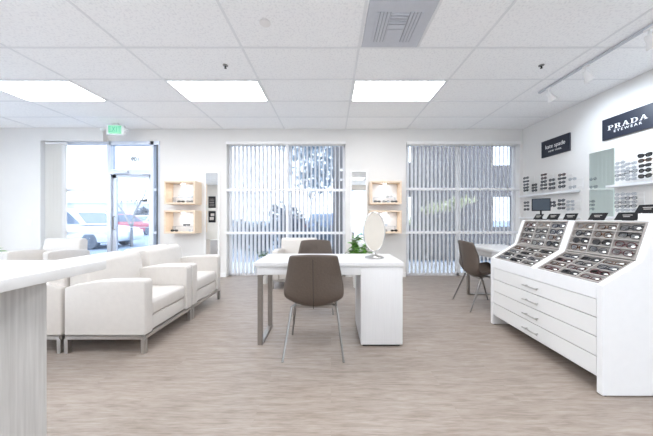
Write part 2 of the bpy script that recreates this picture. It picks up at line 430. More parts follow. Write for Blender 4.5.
MB().b2(W2[0] - wb.location.x + .0, W2[1] - wb.location.x, -.122, -.112, 2.645, 2.705, .003).build('valance', M['trim'], wb)
wb = blinds(W3[0] + .02, W3[1] - .02, 42, .0815, 'white vertical blind nearly closed across the right window behind tan chair', M['slatdense'])
MB().b2(W3[0] - wb.location.x + .0, W3[1] - wb.location.x, -.122, -.112, 2.645, 2.705, .003).build('valance', M['trim'], wb)
blinds(W1[0] + .06, W1[0] + .47, 84, .027, 'cream vertical blind pushed open at the left side of the left window', M['slatcream'], y=BW - .036)

# ------------------------------------------------------------------ ceiling fixtures
def troffer(cx, cy, label):
    t = thing('ceiling_light', label, 'ceiling light', (cx, cy, H), 0, 'recessed ceiling light panels')
    fr = MB(); a, c2 = .598, .293
    fr.b2(-a, a, -c2, -c2 + .02, -.012, -.0042); fr.b2(-a, a, c2 - .02, c2, -.012, -.0042)
    fr.b2(-a, -a + .02, -c2 + .02, c2 - .02, -.012, -.0042); fr.b2(a - .02, a, -c2 + .02, c2 - .02, -.012, -.0042)
    fr.build('frame', M['exitwhite'], t, smooth=False)
    MB().b2(-a + .02, a - .02, -c2 + .02, c2 - .02, -.009, -.0045).build('diffuser', M['panel'], t, smooth=False)
    return t
names = {(-3.98, 3.575): 'leftmost bright ceiling light panel, above the left wall and window', (-1.54, 3.575): 'middle bright ceiling light panel, above the sofas and entrance side',
         (.9, 3.575): 'right bright ceiling light panel, in front of the grey vent'}
for cy in (3.575, 1.135, -1.305):
    for cx in (-3.98, -1.54, .9, 3.34) if cy < 0 else (-3.98, -1.54, .9):  # extra rear-right panel, unseen, added to brighten and even the room
        lab = names.get((cx, cy), 'ceiling light panel out of view above %s' % ('the camera' if cy > 0 else 'the rear of the shop'))
        troffer(min(cx, 3.2), cy, lab)
# vent
t = thing('ceiling_vent', 'square grey louvred air vent in the ceiling', 'vent', (.60, 2.355, H))
MB().b2(-.285, .285, -.285, .285, -.014, -.0045, .004).build('vent_plate', M['vent'], t, smooth=False)
lv = MB()
for sx in (-1, 1):
    for k in range(4):
        X = sx * (.10 + .03 * k); lv.b2(X - .011, X + .011, -.17, .20, -.022, -.0135)
lv2 = MB()
for k in range(5): lv.b2(-.075, .075, -.15 + .032 * k - .01, -.15 + .032 * k + .01, -.022, -.0135)
lv.b2(-.07, .07, .03, .19, -.020, -.0135)
lv.build('louvre', M['vent'], t, smooth=False)
sl = MB()
for sx in (-1, 1):
    for k in range(4):
        X = sx * (.085 + .03 * k); sl.b2(X - .004, X + .004, -.17, .20, -.0155, -.0135)
for k in range(4): sl.b2(-.075, .075, -.134 + .032 * k - .005, -.134 + .032 * k + .005, -.0155, -.0135)
sl.build('slot', M['ventdark'], t, smooth=False)
# sprinklers
for X, Y, lab in ((-1.23, 2.97, 'small sprinkler head in the ceiling in front of middle light panel'), (2.45, 2.97, 'small sprinkler head in the ceiling beside the spotlight track')):
    t = thing('sprinkler_head', lab, 'sprinkler', (X, Y, H), 0, 'ceiling sprinklers')
    MB().lathe([(0, -.0003), (.030, -.0003), (.028, -.008), (.016, -.011), (0, -.011)], n=18).build('escutcheon', M['chrome'], t)
    MB().lathe([(0, -.010), (.008, -.010), (.007, -.026), (.005, -.034), (0, -.034)], n=10).lathe([(0, -.034), (.014, -.034), (.014, -.036), (0, -.036)], n=12).build('nozzle', M['black'], t)
tag(MB().lathe([(0, -.0045), (.05, -.0045), (.05, -.009), (.044, -.012), (0, -.013)], c=(-.6, 2.32, H), n=24).build('ceiling_cover_plate', M['trim']), 'small round white cover disc in the ceiling left of the vent', 'cover plate')
# exit sign
t = thing('exit_sign', 'lit green exit sign hanging from the ceiling near the entrance', 'exit sign', (-4.05, 4.8, 2.845), R(6))
MB().b2(-.155, .155, -.025, .025, -.105, .085, .008).build('housing', M['exitwhite'], t)
MB().b2(-.112, .112, -.029, -.0245, -.085, .068).build('sign_face', M['green'], t, smooth=False)
textmesh('exit_lettering', 'EXIT', .15, M['exitletter'], frame_mat((1, 0, 0), (0, 0, 1), (0, -1, 0), (0, -.0305, -.01)), .001, t, xscale=.72)
MB().b2(-.05, .05, -.02, .02, .0852, .1145, 0).build('mount_plate', M['exitwhite'], t, smooth=False)
for sx in (-1, 1):
    k = MB().tube([(sx * .15, 0, .0), (sx * .19, -.01, .0)], .012)
    k.lathe([(0, 0), (.032, 0), (.028, -.03), (.014, -.05), (0, -.05)], n=14, mat=Matrix.Translation((sx * .205, -.03, -.01)) @ Matrix.Rotation(R(-70), 4, 'X'))
    k.build('lamp_head', M['exitwhite'], t)
# track light
t = thing('track_light', 'white ceiling track with small spotlights along the right wall', 'track light', (2.94, 2.0, H))
MB().b2(-.017, .017, -1.7, 1.6, -.026, -.0045, .003).build('rail', M['vent'], t, smooth=False)
for Y in (3.44, 2.94, 2.357, 1.8, 1.2):
    k = MB().tube([(0, Y - 2, -.024), (0, Y - 2, -.10)], .010)
    k.box((0, Y - 2, -.035), (.03, .07, .02), .004)
    rot = Matrix.Translation((.0, Y - 2, -.115)) @ Matrix.Rotation(R(-32), 4, 'Y')
    k.lathe([(0, .03), (.022, .03), (.028, .01), (.030, -.03), (.050, -.085), (.052, -.095), (.046, -.095), (.03, -.06), (0, -.06)], n=18, mat=rot)
    k.build('spotlight', M['trim'], t)
    o = t.children[-1]
    sl_ = bpy.data.lights.new('track_lamp', 'SPOT'); sl_.energy = 13; sl_.spot_size = R(95); sl_.spot_blend = .8; sl_.shadow_soft_size = .04; sl_.color = (.74, .86, 1)
    so_ = bpy.data.objects.new('spot_lamp', sl_); COL.objects.link(so_); so_.parent = t; so_.location = (.075, Y - 2, -.215); so_.rotation_euler = (0, R(-58), 0)
    MB().lathe([(0, -.062), (.030, -.062), (.030, -.066), (0, -.066)], n=16, mat=rot).build('bulb', M['chrome'], o)

# ------------------------------------------------------------------ chairs
def make_chair(label, group):
    t = thing('side_chair', label, 'chair', (0, 0, 0), 0, group)
    prof = [(.245, .455, .20), (.20, .462, .215), (.10, .440, .24), (-.02, .405, .25), (-.10, .396, .256), (-.160, .432, .262), (-.188, .515, .264), (-.200, .60, .259), (-.214, .69, .246), (-.228, .78, .228), (-.240, .848, .215), (-.244, .876, .203)]
    bm = bmesh.new(); NU = 11; grid = []
    for i, (y, z, hw) in enumerate(prof):
        row = []
        f = min(1, max(0, (z - .44) / .22)) if i >= 4 else 0
        for k in range(NU):
            u = -1 + 2 * k / (NU - 1)
            lift = abs(u) ** 2.6
            yy = y + lift * .075 * f * (1 - .45 * max(0, (z - .62) / .26))
            zz = z + abs(u) ** 2.1 * .08 * (1 - f) - (.012 * u * u if i == len(prof) - 1 else 0)
            row.append(bm.verts.new((u * hw, yy, zz)))
        grid.append(row)
    for a, b2 in zip(grid, grid[1:]):
        for k in range(NU - 1): bm.faces.new((a[k], a[k + 1], b2[k + 1], b2[k]))
    mb = MB(); mb.bm.free(); mb.bm = bm
    sh = mb.build('seat_shell', M['taupe'], t, ang=60)
    so = sh.modifiers.new('s', 'SOLIDIFY'); so.thickness = .03; so.offset = -1
    ss = sh.modifiers.new('u', 'SUBSURF'); ss.levels = 2; ss.render_levels = 2
    # stitched seam down the back
    dg = [Vector((0, y - .0005, z)) for y, z, hw in prof]
    sp = []
    for i in range(5, len(prof) - 1):
        tgt = (dg[min(i + 1, len(dg) - 1)] - dg[i - 1]).normalized(); nrm = Vector((0, -tgt.z, tgt.y))
        sp.append(dg[i] + nrm * .0305)
    MB().tube(sp, .0022, 6).build('seam', M['black'], t)
    for sx in (-1, 1):
        MB().tube([(sx * .165, -.07, .412), (sx * .198, -.09, .40), (sx * .25, -.245, .006)], [.013, .0125, .0085], 10).lathe([(0, 0), (.011, 0), (.011, .008), (0, .008)], c=(sx * .25, -.246, 0), n=10).build('leg', M['chrome'], t)
        MB().tube([(sx * .155, .10, .418), (sx * .188, .11, .40), (sx * .242, .245, .006)], [.013, .0125, .0085], 10).lathe([(0, 0), (.011, 0), (.011, .008), (0, .008)], c=(sx * .242, .246, 0), n=10).build('leg', M['chrome'], t)
    u = MB().b2(-.17, .17, -.08, -.06, .385, .41).b2(-.16, .16, .09, .11, .385, .41).b2(-.03, .03, -.08, .11, .388, .408)
    u.build('seat_frame', M['steel'], t, smooth=False)
    return t
GC = 'taupe upholstered side chairs'
ch = make_chair('taupe leather side chair in front of the white desk, back to viewer', GC)
ch.location = (-.147, 2.335, 0)
dup(ch, 'taupe side chair behind the white desk, facing the viewer', (-.215, 3.36, 0), R(180), GC)
dup(ch, 'taupe side chair at the right, by the desk beside the display cabinet', (2.005, 3.44, 0), R(-92), GC)

# ------------------------------------------------------------------ desks
def make_desk(label, L, D, group):
    """origin at floor centre, long axis x, kneehole side -y; loop leg at -x, pedestal at +x"""
    t = thing('white_desk', label, 'desk', (0, 0, 0), 0, group)
    h = .775
    MB().b2(-L / 2, L / 2, -D / 2, D / 2, h - .04, h, .003).build('tabletop', M['lamin'], t)
    px = L / 2 - .39
    MB().b2(-L / 2 + .02, px, -D / 2 + .015, D / 2 - .03, h - .118, h - .0405, .002).build('drawer', M['lamin'], t)
    p = MB().b2(px, L / 2 - .008, -D / 2 + .01, D / 2 - .015, .02, h - .0405, .002)
    p.build('pedestal', M['lamin'], t)
    MB().b2(px + .02, L / 2 - .03, -D / 2 + .03, D / 2 - .035, 0, .0198).build('plinth', M['black'], t, smooth=False)
    lx = -L / 2 + .045; y0, y1 = -D / 2 + .04, D / 2 - .12; w_ = .048; tk = .0225
    l = MB()
    l.b2(lx - tk, lx + tk, y0, y0 + .025, 0, h - .1185); l.b2(lx - tk, lx + tk, y1 - .025, y1, 0, h - .1185)
    l.b2(lx - tk, lx + tk, y0 + .025, y1 - .025, 0, .02); l.b2(lx - tk, lx + tk, y0 + .025, y1 - .025, h - .14, h - .1185)
    l.build('leg_frame', M['steel'], t, smooth=False)
    return t
GD = None
dk = make_desk('white desk in the centre with one pedestal, steel loop leg and round mirror', 1.368, .57, GD)
dk.location = (-.020, 2.61, 0)
d2 = make_desk('white desk near the right window, partly behind the display cabinet', 1.08, .57, GD)
d2.location = (2.345, 3.43, 0); d2.rotation_euler = (0, 0, R(-90))

# table mirror
t = thing('table_mirror', 'oval chrome table mirror standing on the centre desk', 'mirror', (.442, 2.61, .7752), R(-8))
MB().lathe([(0, 0), (.098, 0), (.100, .005), (.09, .012), (.055, .022), (.02, .035), (.012, .05), (.012, .07), (0, .07)], n=28).build('base', M['sofasteel'], t)
ell = [(.108 * math.cos(a), .0, .265 + .2 * math.sin(a)) for a in [2 * math.pi * k / 40 for k in range(40)]]
tilt = Matrix.Translation((0, 0, .265)) @ Matrix.Rotation(R(-3), 4, 'X') @ Matrix.Translation((0, 0, -.265))
ell = [tilt @ Vector(p) for p in ell]
MB().tube(ell, .007, 8, closed=True).build('frame', M['sofasteel'], t)
gm = MB()
gm.prism([(.104 * math.cos(2 * math.pi * k / 40), .265 + .196 * math.sin(2 * math.pi * k / 40)) for k in range(40)], -.003, .003, 'xz', mat=tilt)
gm.build('mirror_glass', M['mirror'], t, smooth=False)
MB().tube([(0, .004, .055), (0, .012, .08)], .007).tube([(-.06, .012, .095), (-.03, .012, .082), (0, .012, .078), (.03, .012, .082), (.06, .012, .095)], .0055).build('yoke', M['sofasteel'], t)

# ------------------------------------------------------------------ armchairs
def make_armchair(label, group):
    """faces +x; depth .73, width .755"""
    t = thing('club_armchair', label, 'armchair', (0, 0, 0), 0, group)
    D, Wd = .705, .755; aw = .105
    MB().b2(-D / 2 + .02, D / 2 - .03, -Wd / 2 + aw - .005, Wd / 2 - aw + .005, .155, .285, .012, 2).build('seat_base', M['leather'], t)
    cu = MB(); n = 10; cw = Wd / 2 - aw + .004
    cu.b2(-D / 2 + .16, D / 2 - .015, -cw, cw, .287, .432, .035, 4)
    cu.build('seat_cushion', M['leather'], t)
    for s_ in (-1, 1):
        top = []
        for k in range(9):
            u = k / 8; top.append((-D / 2 + u * (D - .03) + .0, .585 + .055 * math.sin(min(1, u * 1.35) * math.pi / 2)))
        pts = [(-D / 2, .155), (-D / 2, .57)] + top[1:] + [(D / 2 - .008, .63), (D / 2, .612), (D / 2, .155)]
        y0 = s_ * (Wd / 2 - .002); y1 = s_ * (Wd / 2 - aw)
        MB().prism(pts, min(y0, y1), max(y0, y1), 'xz', .014, 3).build('arm', M['leather'], t, ang=40)
    bp = [(-D / 2 + .012, .30), (-D / 2 - .01, .76), (-D / 2 + .03, .805), (-D / 2 + .10, .81), (-D / 2 + .15, .775), (-D / 2 + .20, .43), (-D / 2 + .20, .30)]
    MB().prism(bp, -Wd / 2 + aw - .06, Wd / 2 - aw + .06, 'xz', .022, 3).build('backrest', M['leather'], t, ang=50)
    fr = MB()
    a, b2 = D / 2 - .012, Wd / 2 - .012
    for s_ in (-1, 1):
        fr.b2(-a, a, s_ * b2 - .012, s_ * b2 + .012, .125, .152); fr.b2(s_ * a - .012, s_ * a + .012, -b2, b2, .125, .1515)
    fr.build('base_rail', M['sofasteel'], t, smooth=False)
    for sx in (-1, 1):
        for sy in (-1, 1):
            X, Y = sx * (D / 2 - .018), sy * (Wd / 2 - .018)
            MB().b2(X - .017, X + .017, Y - .017, Y + .017, 0, .1245, .002).build('leg', M['sofasteel'], t, smooth=False)
    return t
GA = 'white leather club armchairs'
A = make_armchair('white leather armchair facing right, nearest of the sofa row', GA)
A.location = (-1.968, 2.59, 0)
dup(A, 'white leather armchair facing right, farther one of the row, near the wall shelves', (-1.968, 3.36, 0), 0, GA)
dup(A, 'white leather armchair facing left, back to the nearest armchair, mostly behind the counter', (-2.70, 2.59, 0), R(180), GA)
dup(A, 'white leather armchair facing left, hidden behind the far armchair of the row', (-2.70, 3.36, 0), R(180), GA)
dup(A, 'white leather armchair before the middle window, behind the centre desk', (-.60, 4.57, 0), R(-90), GA)
dup(A, 'white leather armchair by the left window, seen over the counter', (-4.88, 4.42, 0), R(-90), GA)
# ------------------------------------------------------------------ reception counter
t = thing('reception_counter', 'white topped reception counter with washed grey wood base at the left', 'counter', (-1.615, 0, 0))
MB().b2(-1.2, .655, -1.6, 1.092, .962, 1.0, .004).build('countertop', M['quartz'], t)
MB().b2(-1.0, .462, -1.5, 1.035, 0, .9615, .002).build('counter_base', M['greywood'], t)

# ------------------------------------------------------------------ plants
def leafblade(mb, base, dirv, L, wd, droop):
    d = Vector(dirv).normalized(); side = d.cross(Vector((0, 0, 1)))
    side = side.normalized() if side.length > 1e-3 else Vector((1, 0, 0))
    side = (side + Vector((0, 0, rnd.uniform(-.5, .5)))).normalized()
    p = Vector(base); up = side.cross(d)
    ws = (.12, .8, 1, .7, .03); prev = None
    for i, k in enumerate(ws):
        u = i / 4
        c = p + d * L * u + Vector((0, 0, -droop * L * u * u))
        row = (mb.bm.verts.new(c - side * wd * k * .5 + up * wd * .12 * k), mb.bm.verts.new(c), mb.bm.verts.new(c + side * wd * k * .5 + up * wd * .12 * k))
        if prev:
            mb.bm.faces.new((prev[0], prev[1], row[1], row[0])); mb.bm.faces.new((prev[1], prev[2], row[2], row[1]))
        prev = row
def potted(label, loc, potr, poth, spread, height, nstem, nleaf, L, wd, lm, low=0.2):
    t = thing('potted_plant', label, 'plant', loc, 0, None)
    MB().lathe([(0, 0), (potr * .72, 0), (potr, poth), (potr * .93, poth), (potr * .88, poth * .9), (0, poth * .9)], n=20).build('pot', M['pot'], t)
    MB().lathe([(0, poth * .9 + .0005), (potr * .86, poth * .9 + .0005), (potr * .8, poth * .93), (0, poth * .94)], n=16).build('soil', M['soil'], t)
    st = MB(); lf = MB()
    for i in range(nstem):
        a = 2 * math.pi * i / nstem + rnd.uniform(-.3, .3); r = spread * rnd.uniform(.3, 1); hh = height * rnd.uniform(.65, 1)
        p0 = Vector((potr * .4 * math.cos(a), potr * .4 * math.sin(a), poth * .9)); p2 = Vector((r * math.cos(a), r * math.sin(a), hh))
        p1 = Vector((r * .35 * math.cos(a), r * .35 * math.sin(a), poth + (hh - poth) * .65))
        cur = [p0 * (1 - u) ** 2 + p1 * 2 * u * (1 - u) + p2 * u * u for u in (0, .25, .5, .75, 1)]
        st.tube(cur, [.004, .0035, .003, .0025, .0015], 5)
        for j in range(nleaf):
            u = low + (1 - low) * (j + rnd.random()) / nleaf; u = min(u, 1)
            q = p0 * (1 - u) ** 2 + p1 * 2 * u * (1 - u) + p2 * u * u
            b2 = rnd.uniform(0, 2 * math.pi)
            leafblade(lf, q, (math.cos(b2), math.sin(b2), rnd.uniform(-.1, .8)), L * rnd.uniform(.7, 1.15), wd * rnd.uniform(.8, 1.1), rnd.uniform(.1, .5))
    st.build('stem', M['stem'], t); lf.build('foliage', lm, t)
    return t
potted('leafy green plant behind the centre desk, beside the oval mirror', (.47, 4.35, 0), .12, .34, .25, .82, 20, 9, .16, .07, M['leaf'], .45)
potted('dark leafy plant on the floor left of the centre desk', (-1.205, 4.62, 0), .09, .16, .13, .60, 12, 9, .10, .05, M['leaf2'], .05)
potted('small green plant at the far left edge of the counter', (-1.34, .98, 1.0005), .035, .035, .045, .06, 6, 4, .05, .02, M['leaf'], .3)

# ------------------------------------------------------------------ wall things
t = thing('light_switch', 'white light switch plate on the left wall by the cream blind', 'light switch', (-5.94, BW - .08, 1.09))
MB().b2(-.04, .04, -.007, -.0004, -.06, .06, .003).build('switch_plate', M['exitwhite'], t)
MB().b2(-.015, .015, -.011, -.0072, -.03, .03, .002).build('rocker', M['trim'], t)

# --- eyewear meshes
def ring_pts(cx, cy, w, h, kind, n=16):
    out = []
    for k in range(n):
        a = 2 * math.pi * k / n
        ca, sa = math.cos(a), math.sin(a)
        if kind == 'rect': e = .5
        elif kind == 'round': e = 1.0
        else: e = .72
        x = math.copysign(abs(ca) ** e, ca) * w / 2; y = math.copysign(abs(sa) ** e, sa) * h / 2
        if kind == 'cat': y += .12 * h * (abs(x) / (w / 2)) * (1 if (x > 0) == (cx > 0) else -.3); y -= (.1 * h if sa < 0 else 0)
        out.append((cx + x, cy + y, 0))
    return out
GM = {}
def glasses_meshes(kind, thick, fold, tagged):
    key = (kind, thick, fold, tagged)
    if key in GM: return GM[key]
    w, h = {'rect': (.052, .031), 'round': (.047, .042), 'cat': (.053, .038), 'oval': (.052, .038)}[kind]
    cx = w / 2 + .009
    f = MB()
    for s_ in (-1, 1): f.tube(ring_pts(s_ * cx, 0, w, h, kind), thick, 5, closed=True)
    f.tube([(-.011, .004, 0), (0, .009, .002), (.011, .004, 0)], thick, 5)
    ex = cx + w / 2
    for s_ in (-1, 1):
        if fold: f.tube([(s_ * ex, .008, 0), (s_ * (ex + .004), .008, -.008), (s_ * (ex - .02), .006 + s_ * .001, -.011 - .002 * s_), (-s_ * .035, -.004, -.012 - .002 * s_), (-s_ * .055, -.012, -.012 - .002 * s_)], thick * .9, 5)
        else: f.tube([(s_ * ex, .008, 0), (s_ * (ex + .003), .008, -.010), (s_ * (ex + .001), .006, -.09), (s_ * (ex - .002), -.016, -.135)], thick * .9, 5)
    fm = f.bm
    lm = [MB().prism([(p[0], p[1]) for p in ring_pts(s_ * cx, 0, w - thick, h - thick, kind)], -.0006, .0006, 'xy') for s_ in (-1, 1)]
    tm = None
    if tagged:
        tg = MB(); tg.prism([(.052 +   .013 * math.cos(2 * math.pi * k / 14), -.006 + .008 * math.sin(2 * math.pi * k / 14)) for k in range(14)], .0035, .0047, 'xy')
        tm = tg
    GM[key] = (f, lm, tm); return GM[key]
GMESH = {}
def eyeglasses(label, mat, kind='rect', frame='fblack', lens='lclear', thick=.0026, fold=True, tagged=False, group=None, name='eyeglasses', parts=True, scale=1):
    k = (kind, frame, lens, thick, fold, tagged)
    if k not in GMESH:
        k2 = (kind, thick, fold, tagged)
        f, l, tm = glasses_meshes(*k2); del GM[k2]
        GMESH[k] = (f.mesh('eyeglasses_frame', M[frame]), [q.mesh('eyeglasses_lens', M[lens], smooth=False) for q in l], tm.mesh('price_tag', M['tag'], smooth=False) if tm else None)
    fm, lm, tm = GMESH[k]
    o = bpy.data.objects.new(name, fm); COL.objects.link(o); o.matrix_world = mat @ Matrix.Scale(scale, 4); tag(o, label, 'sunglasses' if lens == 'ldark' else 'eyeglasses', group)
    for q in lm:
        c = bpy.data.objects.new('lens', q); COL.objects.link(c); c.parent = o
    if tm:
        c = bpy.data.objects.new('price_tag', tm); COL.objects.link(c); c.parent = o
    return o

# --- maple display boxes
def make_box(label, group):
    t = thing('display_box', label, 'display shelf', (0, 0, 0), 0, group)
    w_, d, h, tk = .59, .26, .44, .03
    f = MB()
    f.b2(-w_ / 2, w_ / 2, -d, -.001, h - tk, h, .002); f.b2(-w_ / 2, w_ / 2, -d, -.001, 0, tk, .002)
    f.b2(-w_ / 2, -w_ / 2 + tk, -d, -.001, tk, h - tk, .0015); f.b2(w_ / 2 - tk, w_ / 2, -d, -.001, tk, h - tk, .0015)
    f.build('box_frame', M['maple'], t, smooth=False)
    MB().b2(-w_ / 2 + tk, w_ / 2 - tk, -.014, -.001, tk, h - tk).build('back_panel', M['white'], t, smooth=False)
    pk = MB().lathe([(0, -.012), (.035, -.012), (.04, -.006), (.04, 0), (0, 0)], c=(0, -.13, h - tk - .0005), n=20).build('puck_light', M['trim'], t)
    MB().lathe([(0, -.0135), (.03, -.0135), (.03, -.0122), (0, -.0122)], c=(0, -.13, h - tk - .0005), n=20).build('bulb', M['puck'], pk)
    return t
GB = 'maple display boxes on the back wall'
bx = make_box('pale maple display box left of the middle window, upper', GB); bx.location = (-2.88, BW, 1.445)
dup(bx, 'pale maple display box left of the middle window, lower', (-2.88, BW, .885), 0, GB)
dup(bx, 'pale maple display box right of the middle window, upper', (1.05, BW, 1.445), 0, GB)
dup(bx, 'pale maple display box right of the middle window, lower', (1.05, BW, .885), 0, GB)
def shelfglass(cx, z, side, row, items):
    n = len(items)
    for i, (dx, dz, dy, kind, fr, ln) in enumerate(items):
        o = frame_mat((1, 0, 0), (0, 0, 1), (0, -1, 0), (cx + dx, BW - dy, z + .0325 + dz))
        cnt = ('leftmost', 'second from left', 'third from left', 'fourth from left')[i]
        eyeglasses('%s pair in the %s maple box %s of the middle window' % (cnt, row, side), o @ Matrix.Rotation(rnd.uniform(-.15, .15), 4, 'Y'), kind, fr, ln, .004 if fr == 'fblack' else .0026, True, False, 'eyewear in the maple display boxes', 'sunglasses' if ln == 'ldark' else 'eyeglasses', scale=1.05)
def stand(cx, z, label):
    t = MB().b2(-.21, .21, -.05, .05, .10, .106).b2(-.21, -.204, -.05, .05, 0, .0998).b2(.204, .21, -.05, .05, 0, .0998)
    o = t.build('acrylic_riser', M['lclear'], smooth=False); o.location = (cx, BW - .085, z + .0305); tag(o, label, 'display riser', 'clear risers in the maple boxes')
Z1, Z2 = 1.445, .885
for cx, sd in ((-2.88, 'left'), (1.05, 'right')):
    stand(cx, Z1, 'clear riser at the back of the upper maple box %s of the middle window' % sd)
    stand(cx, Z2, 'clear riser at the back of the lower maple box %s of the middle window' % sd)
shelfglass(-2.88, Z1, 'left', 'upper', [(-.02, .02, .17, 'rect', 'fblack', 'ldark'), (.155, .02, .17, 'rect', 'fblack', 'lclear'), (-.08, .127, .07, 'round', 'fclear', 'lclear'), (.10, .127, .07, 'oval', 'fclear', 'lclear')])
shelfglass(-2.88, Z2, 'left', 'lower', [(-.15, .02, .17, 'rect', 'fblack', 'ldark'), (.19, .02, .17, 'oval', 'fclear', 'lclear'), (.03, .127, .07, 'rect', 'fblack', 'lclear')])
shelfglass(1.05, Z1, 'right', 'upper', [(-.155, .02, .17, 'rect', 'fblack', 'ldark'), (.015, .02, .17, 'oval', 'fblack', 'lclear'), (.17, .02, .17, 'rect', 'fblack', 'ldark'), (.10, .127, .07, 'round', 'fclear', 'lclear')])
shelfglass(1.05, Z2, 'right', 'lower', [(-.02, .02, .17, 'round', 'fgrey', 'lclear'), (.17, .02, .17, 'rect', 'fblack', 'ldark'), (.0, .127, .07, 'oval', 'fclear', 'lclear')])

# narrow wall mirrors
def wall_mirror(x0, x1, z0, z1, label):
    cx = (x0 + x1) / 2
    t = thing('wall_mirror', label, 'mirror', (cx, BW, z0), 0, 'narrow wall mirrors')
    a, h = (x1 - x0) / 2, z1 - z0
    f = MB()
    f.b2(-a, -a + .035, -.03, -.0005, 0, h, .002); f.b2(a - .035, a, -.03, -.0005, 0, h, .002)
    f.b2(-a + .035, a - .035, -.03, -.0005, h - .035, h, .002); f.b2(-a + .035, a - .035, -.03, -.0005, 0, .035, .002)
    f.build('frame', M['trim'], t, smooth=False)
    MB().b2(-a + .03, a - .03, -.018, -.001, .03, h - .03).build('mirror_glass', M['mirror'], t, smooth=False)
    return t
wall_mirror(-2.53, -2.22, .42, 2.11, 'narrow tall white framed mirror left of the middle window')
wall_mirror(.38, .73, .42, 2.13, 'narrow tall white framed mirror right of the middle window')
for z, hh, lab in ((1.38, .23, 'upper small black panel standing for a reflection in the narrow left mirror'), (1.09, .23, 'lower black panel with pale marks standing for a reflection in the narrow left mirror')):
    t = thing('reflection_panel', lab, 'reflection panel', (-2.37, BW - .018, z), 0, 'reflection panels on the left mirror')  # black boards modelled in place of dark reflections in the mirror
    MB().b2(-.068, .068, -.014, -.0005, 0, hh, .003).build('reflection_board', M['black'], t, smooth=False)
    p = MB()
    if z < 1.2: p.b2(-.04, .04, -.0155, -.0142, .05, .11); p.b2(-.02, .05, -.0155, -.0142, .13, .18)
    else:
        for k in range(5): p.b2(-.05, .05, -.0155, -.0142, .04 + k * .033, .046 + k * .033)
    p.build('print', M['traypart'], t, smooth=False)  # pale marks within the modelled reflections

# signs on the right wall (facing -x): local x -> -Y, y -> Z
SF = lambda Y, z, off=0: frame_mat((0, -1, 0), (0, 0, 1), (-1, 0, 0), (RX - off, Y, z))
t = thing('brand_sign', 'smaller dark sign with white lowercase lettering, nearer the window', 'sign', (0, 0, 0), 0, 'dark signs on the right wall')
MB().b2(RX - .03, RX - .0005, 4.08, 4.62, 2.26, 2.55, .003).build('sign_board', M['navy'], t, smooth=False)
textmesh('lettering', 'kate spade',   .098, M['letter'], SF(4.34, 2.425, .0312), .001, t, xscale=.9, spacing=1.02)
textmesh('lettering', 'NEW YORK', .04, M['letter'], SF(4.34, 2.338, .0312), .001, t, xscale=1.1, spacing=1.15)
t = thing('brand_sign', 'dark sign with wide white capital lettering at the right edge', 'sign', (0, 0, 0), 0, 'dark signs on the right wall')
MB().b2(RX - .03, RX - .0005, 2.94, 3.585, 2.26, 2.55, .003).build('sign_board', M['navy'], t, smooth=False)
# slab-serif letters drawn from strokes: width, polygons
def serif(ch):
    P = []
    def q(*p): P.append(list(p))
    def rect(a, b, c, d): q((a, c), (b, c), (b, d), (a, d))
    def arc(cx, cy, rx, ry, tx, ty, a0, a1, n=10):
        for i in range(n):
            t0 = R(a0 + (a1 - a0) * i / n); t1 = R(a0 + (a1 - a0) * (i + 1) / n)
            q((cx + (rx - tx) * math.cos(t0), cy + (ry - ty) * math.sin(t0)), (cx + rx * math.cos(t0), cy + ry * math.sin(t0)),
              (cx + rx * math.cos(t1), cy + ry * math.sin(t1)), (cx + (rx - tx) * math.cos(t1), cy + (ry - ty) * math.sin(t1)))
    if ch in 'PR':
        rect(.12, .36, .06, .94); rect(0, .48, 0, .08); rect(0, .36, .92, 1); rect(.36, .55, .93, 1); rect(.36, .55, .44, .51)
        arc(.55, .72, .36, .28, .22, .07, -90, 90)
        if ch == 'R': q((.5, .46), (.72, .46), (.98, .06), (.74, .06)); rect(.66, 1.08, 0, .08)
    elif ch == 'A':
        q((.10, .06), (.20, .06), (.56, .92), (.46, 1)); q((.42, 1), (.64, 1), (1.02, .06), (.76, .06)); rect(.28, .8, .30, .37); rect(0, .34, 0, .08); rect(.64, 1.14, 0, .08)
    elif ch == 'D':
        rect(.12, .36, .06, .94); rect(0, .4, 0, .08); rect(0, .4, .92, 1); rect(.36, .5, 0, .08); rect(.36, .5, .92, 1)
        arc(.5, .5, .56, .5, .24, .08, -90, 90, 14)
    return P
lt = MB(); Wt = 0; adv = {'P': 1.12, 'R': 1.22, 'A': 1.30, 'D': 1.30}; sc = .080
word = 'PRADA'; tot = sum(adv[c] for c in word) - .2
scy = .060; sc = .073; cur = -tot / 2 * sc
for c in word:
    for poly in serif(c):
        lt.prism([(cur + p[0] * sc, p[1] * scy) for p in poly], 0, .002, 'xy', mat=SF(3.287, 2.382, .0305))
    cur += adv[c] * sc
lt.build('lettering', M['letter'], t, smooth=False)
textmesh('lettering', 'EYEWEAR', .046, M['letter'], SF(3.28, 2.348, .0312), .001, t, xscale=1.15, spacing=1.5)

# mirror strip on the right wall
t = thing('wall_mirror', 'frameless greenish mirror panel on the right wall between the eyewear displays', 'mirror', (RX, 3.615, 1.2), 0, None)
MB().b2(-.012, -.0005, -.165, .165, 0, .93, .0015).build('mirror_glass', M['mirrorg'], t, smooth=False)
for yy in (-.165, .165): MB().b2(-.016, -.0005, yy - .012, yy + .012, .40, .425, .002).build('clip', M['trim'], t)

